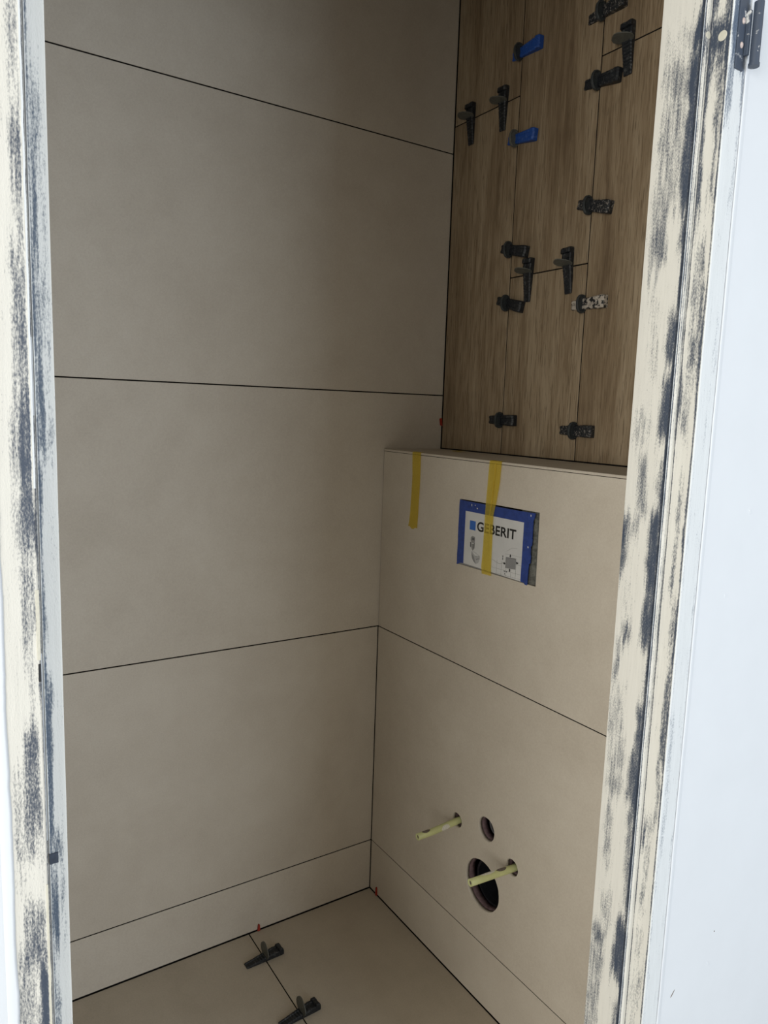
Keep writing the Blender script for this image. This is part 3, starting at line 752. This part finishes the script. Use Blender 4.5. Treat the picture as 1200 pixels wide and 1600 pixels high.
flat('pan_rim', [[(.3640, 1.0030), (.3700, 1.0042), (.3860, .9985), (.3830, .9960), (.3740, .9965)]], M['sticker'], y=YS-.0003)
flat('pan_detail', [seg(.3740, .9962, .3868, .9975, .0006), seg(.3790, .9900, .3865, .9925, .0009), seg(.3790, .9885, .3790, .9905, .0009)], M['inkdark'], y=YS-.0004)
flat('cistern_picture', [[(.3570, 1.0345), (.3610, 1.0375), (.3700, 1.0370), (.3705, 1.0230), (.3600, 1.0230), (.3565, 1.0280)], [(.3600, 1.0210), (.3690, 1.0210), (.3680, 1.0090), (.3640, 1.0060), (.3610, 1.0110)]], M['inkgrey'])
flat('cistern_detail', [[(.3555, 1.0240), (.3590, 1.0240), (.3595, 1.0120), (.3560, 1.0140)], [(.3675, 1.0230), (.3705, 1.0230), (.3700, 1.0110), (.3680, 1.0120)], [(.3610, 1.0340), (.3690, 1.0340), (.3690, 1.0290), (.3610, 1.0290)]], M['inkdark'], y=YS-.0002)

# ------------------------------------------------------------------ yellow masking tape
def tape(name, rows, label, torn=.002, seed=0, t=.00025, n=5):
    """rows: (x_left, x_right, y, z) from top to bottom; surface a hair off the wall"""
    bm = bmesh.new(); rr = random.Random(seed); F = []; B = []
    fine = []
    for a, b in zip(rows, rows[1:]):
        k = 6
        for i in range(k): fine.append([a[j] + (b[j]-a[j])*i/k for j in range(4)])
    fine.append(list(rows[-1]))
    for ri, (xl, xr, y, z) in enumerate(fine):
        last = ri == len(fine)-1
        r1, r2 = [], []
        for i in range(n+1):
            zz = z + (rr.uniform(-torn, torn) if last else 0)
            yy = y - .0003*math.sin(i*2.4 + z*60) - .0003
            x = xl + (xr-xl)*i/n + (.0002*noise.noise(Vector((z*90, i, seed))))
            r1.append(bm.verts.new((x, yy, zz))); r2.append(bm.verts.new((x, yy+t, zz)))
        F.append(r1); B.append(r2)
    for j in range(len(F)-1):
        for i in range(n):
            bm.faces.new((F[j][i], F[j+1][i], F[j+1][i+1], F[j][i+1])); bm.faces.new((B[j][i], B[j][i+1], B[j+1][i+1], B[j+1][i]))
        for q in (0, n): bm.faces.new((F[j][q], B[j][q], B[j+1][q], F[j+1][q]))
    for q in (0, len(F)-1):
        for i in range(n): bm.faces.new((F[q][i], F[q][i+1], B[q][i+1], B[q][i]))
    return bm_obj(name, bm, M['tape'], smooth=False, label=label, cat='tape', group='yellow masking tape strips')
tape('masking_tape', [(.1260, .1605, .012, ZT+.0008), (.1265, .1610, -.0007, ZT+.0007), (.1275, .1615, -.0016, ZT-.002), (.1290, .1612, -.0008, 1.150), (.1275, .1600, -.0008, 1.090),
                      (.1265, .1590, -.0008, 1.060), (.1225, .1572, -.0008, 1.035), (.1185, .1565, -.0008, 1.021)], 'short yellow masking tape strip on the low wall, left of the cover', .003, 2)
tape('masking_tape', [(.4030, .4400, .010, ZT+.0008), (.4040, .4405, -.0007, ZT+.0007), (.4035, .4405, -.0018, ZT-.002), (.4020, .4385, -.0024, 1.160), (.4015, .4330, -.0046, 1.119),
                      (.4010, .4270, -.0046, 1.090), (.4005, .4265, -.0044, 1.060), (.3985, .4270, -.0044, 1.010), (.3975, .4280, -.0044, .978), (.3990, .4285, -.0034, .9625)],
     'long yellow masking tape strip hanging from the ledge over the printed sticker', .002, 5)
# doubled fold on the long strip
bm = bmesh.new()
add_prism(bm, [(.4260, -.0054, 1.1985), (.4285, -.0054, 1.1985), (.4215, -.0058, 1.1100), (.4165, -.0058, 1.0850), (.4155, -.0058, 1.0880), (.4190, -.0058, 1.1150)], (0, -.0002, 0))
fd = bm_obj('tape_fold', bm, M['tape']); fd.parent = [o for o in bpy.data.objects if o.name == 'masking_tape.001'][0]
bm = bmesh.new()
add_prism(bm, [(.095, .142, ZT+.0006), (.112, .130, ZT+.0006), (.140, .126, ZT+.0020), (.168, .118, ZT+.0048), (.170, .128, ZT+.0060), (.146, .138, ZT+.0034), (.128, .150, ZT+.0030), (.112, .148, ZT+.0012)], (0, 0, .0003))
bm_obj('masking_tape', bm, M['tape'], label='torn scrap of yellow masking tape curled up on top of the ledge', cat='tape', group='yellow masking tape strips')

# ------------------------------------------------------------------ pipes and fixing studs
def stud(path, label, smears):
    bm = bmesh.new(); add_tube(bm, path, .0074, .0045, n=20)
    o = bm_obj('stud_sleeve', bm, M['rod'], smooth=False, label=label, cat='sleeve', group='yellow-green sleeves for the toilet pan')
    for p in o.data.polygons: p.use_smooth = len(p.vertices) == 4 and p.area > 1e-5
    P = [Vector(p) for p in path]
    dd = (P[-1]-P[-2]).normalized(); bm = bmesh.new(); add_tube(bm, [P[-1]-dd*.006, P[-1]-dd*.004, P[-1]-dd*.0022], .0043, n=16)
    q = bm_obj('bore', bm, M['smear_bore_grey']); q.parent = o  # dark plug added to paint the shade inside the tube
    for t0, t1, a0, a1, mat, nm in smears:
        bm = bmesh.new(); rings = []
        tot = (P[-1]-P[0]).length
        def pt(t):
            # walk along the polyline
            d = t*sum((b-a).length for a, b in zip(P, P[1:]))
            for a, b in zip(P, P[1:]):
                l = (b-a).length
                if d <= l: return a + (b-a)*(d/l)
                d -= l
            return P[-1]
        n = 7; k = 7
        for i in range(n+1):
            t = t0 + (t1-t0)*i/n; c = pt(t); rg = []
            sh = math.sin(math.pi*i/n)**.5
            for j in range(k+1):
                am = (a0+a1)/2; a = am + (a1-a0)/2*(2*j/k-1)*max(sh, .08)
                rad = .00745 + .0007*math.sin(math.pi*j/k)*sh
                rg.append(bm.verts.new(c + Vector((math.cos(a)*rad, 0, math.sin(a)*rad))))
            rings.append(rg)
        for a, b in zip(rings, rings[1:]):
            for j in range(k): bm.faces.new((a[j], a[j+1], b[j+1], b[j]))
        s = bm_obj(nm, bm, M[mat], smooth=True); s.parent = o
    return o
stud([(.354, .060, .3795), (.354, .003, .3788), (.3540, -.030, .3762), (.3540, -.070, .3737), (.3540, -.110, .3735)],
     'yellow-green plastic tube sticking out of the small hole left of the round openings',
     [(.50, .64, -.9, 1.1, 'smear_white', 'plaster_smear'), (.80, .93, .9, 2.2, 'smear_bore_grey', 'dark_smear')])
stud([(.536, .060, .3640), (.536, 0, .3668), (.536, -.060, .3708), (.536, -.112, .3742)],
     'yellow-green plastic tube crossing in front of the big drain opening',
     [(.44, .60, .9, 2.2, 'smear_bore_grey', 'dark_smear'), (.60, .84, 1.2, 2.5, 'smear_white', 'plaster_smear')])
# drain socket
dr = link('drain_pipe', None, label='black drain socket deep inside the largest round opening of the low wall', cat='pipe')
dr.location = (DR[0], .06, DR[1])
def ring_obj(name, cx, cz, y0, y1, ro, ri, mat, par, n=40):
    bm = bmesh.new(); R4 = []
    for y, r in ((y0, ro), (y0, ri), (y1, ri), (y1, ro)):
        R4.append([bm.verts.new((cx + r*math.cos(2*math.pi*i/n), y, cz + r*math.sin(2*math.pi*i/n))) for i in range(n)])
    for a, b in zip(R4, R4[1:] + R4[:1]):
        for i in range(n): bm.faces.new((a[i], a[(i+1) % n], b[(i+1) % n], b[i]))
    o = bm_obj(name, bm, mat, smooth=False); o.parent = par; o.matrix_parent_inverse = Matrix.Translation(par.location).inverted(); return o
ring_obj('socket', DR[0]+.004, DR[1]-.002, .040, .150, .0500, .0460, M['pipe_black'], dr)
ring_obj('seal_ring', DR[0]+.004, DR[1]-.002, .0272, .040, .0515, .0465, M['pipe_black'], dr)
for k in range(4): ring_obj('rib', DR[0]+.004, DR[1]-.002, .070+.018*k, .073+.018*k, .0460, .0435, M['pipe_black'], dr)
bm = bmesh.new()
add_prism(bm, [(DR[0]+.004+.0455*math.cos(t), .150, DR[1]-.002+.0455*math.sin(t)) for t in [2*math.pi*i/32 for i in range(32)]], (0, .003, 0))
o = bm_obj('protective_plug', bm, M['pipe_black']); o.parent = dr; o.matrix_parent_inverse = Matrix.Translation(dr.location).inverted()
bm = bmesh.new(); bmesh.ops.create_icosphere(bm, subdivisions=2, radius=.006)
for v in bm.verts: v.co = Vector((DR[0]+.020+v.co.x*1.3, .048+v.co.y*.5, DR[1]-.0405+v.co.z*.6)) + v.normal*.0006*noise.noise(v.co*900)
o = bm_obj('plaster_crumb', bm, M['smear_white']); o.parent = dr; o.matrix_parent_inverse = Matrix.Translation(dr.location).inverted()
fp = link('flush_pipe', None, label='grey-rimmed flush pipe inside the smaller round opening above the drain', cat='pipe')
fp.location = (FL[0], .05, FL[1])
ring_obj('pipe_end', FL[0]+.002, FL[1], .0275, .120, .0225, .0195, M['pipe_grey'], fp, 32)
ring_obj('inner_ring', FL[0]+.002, FL[1], .030, .100, .0198, .0172, M['pipe_black'], fp, 32)
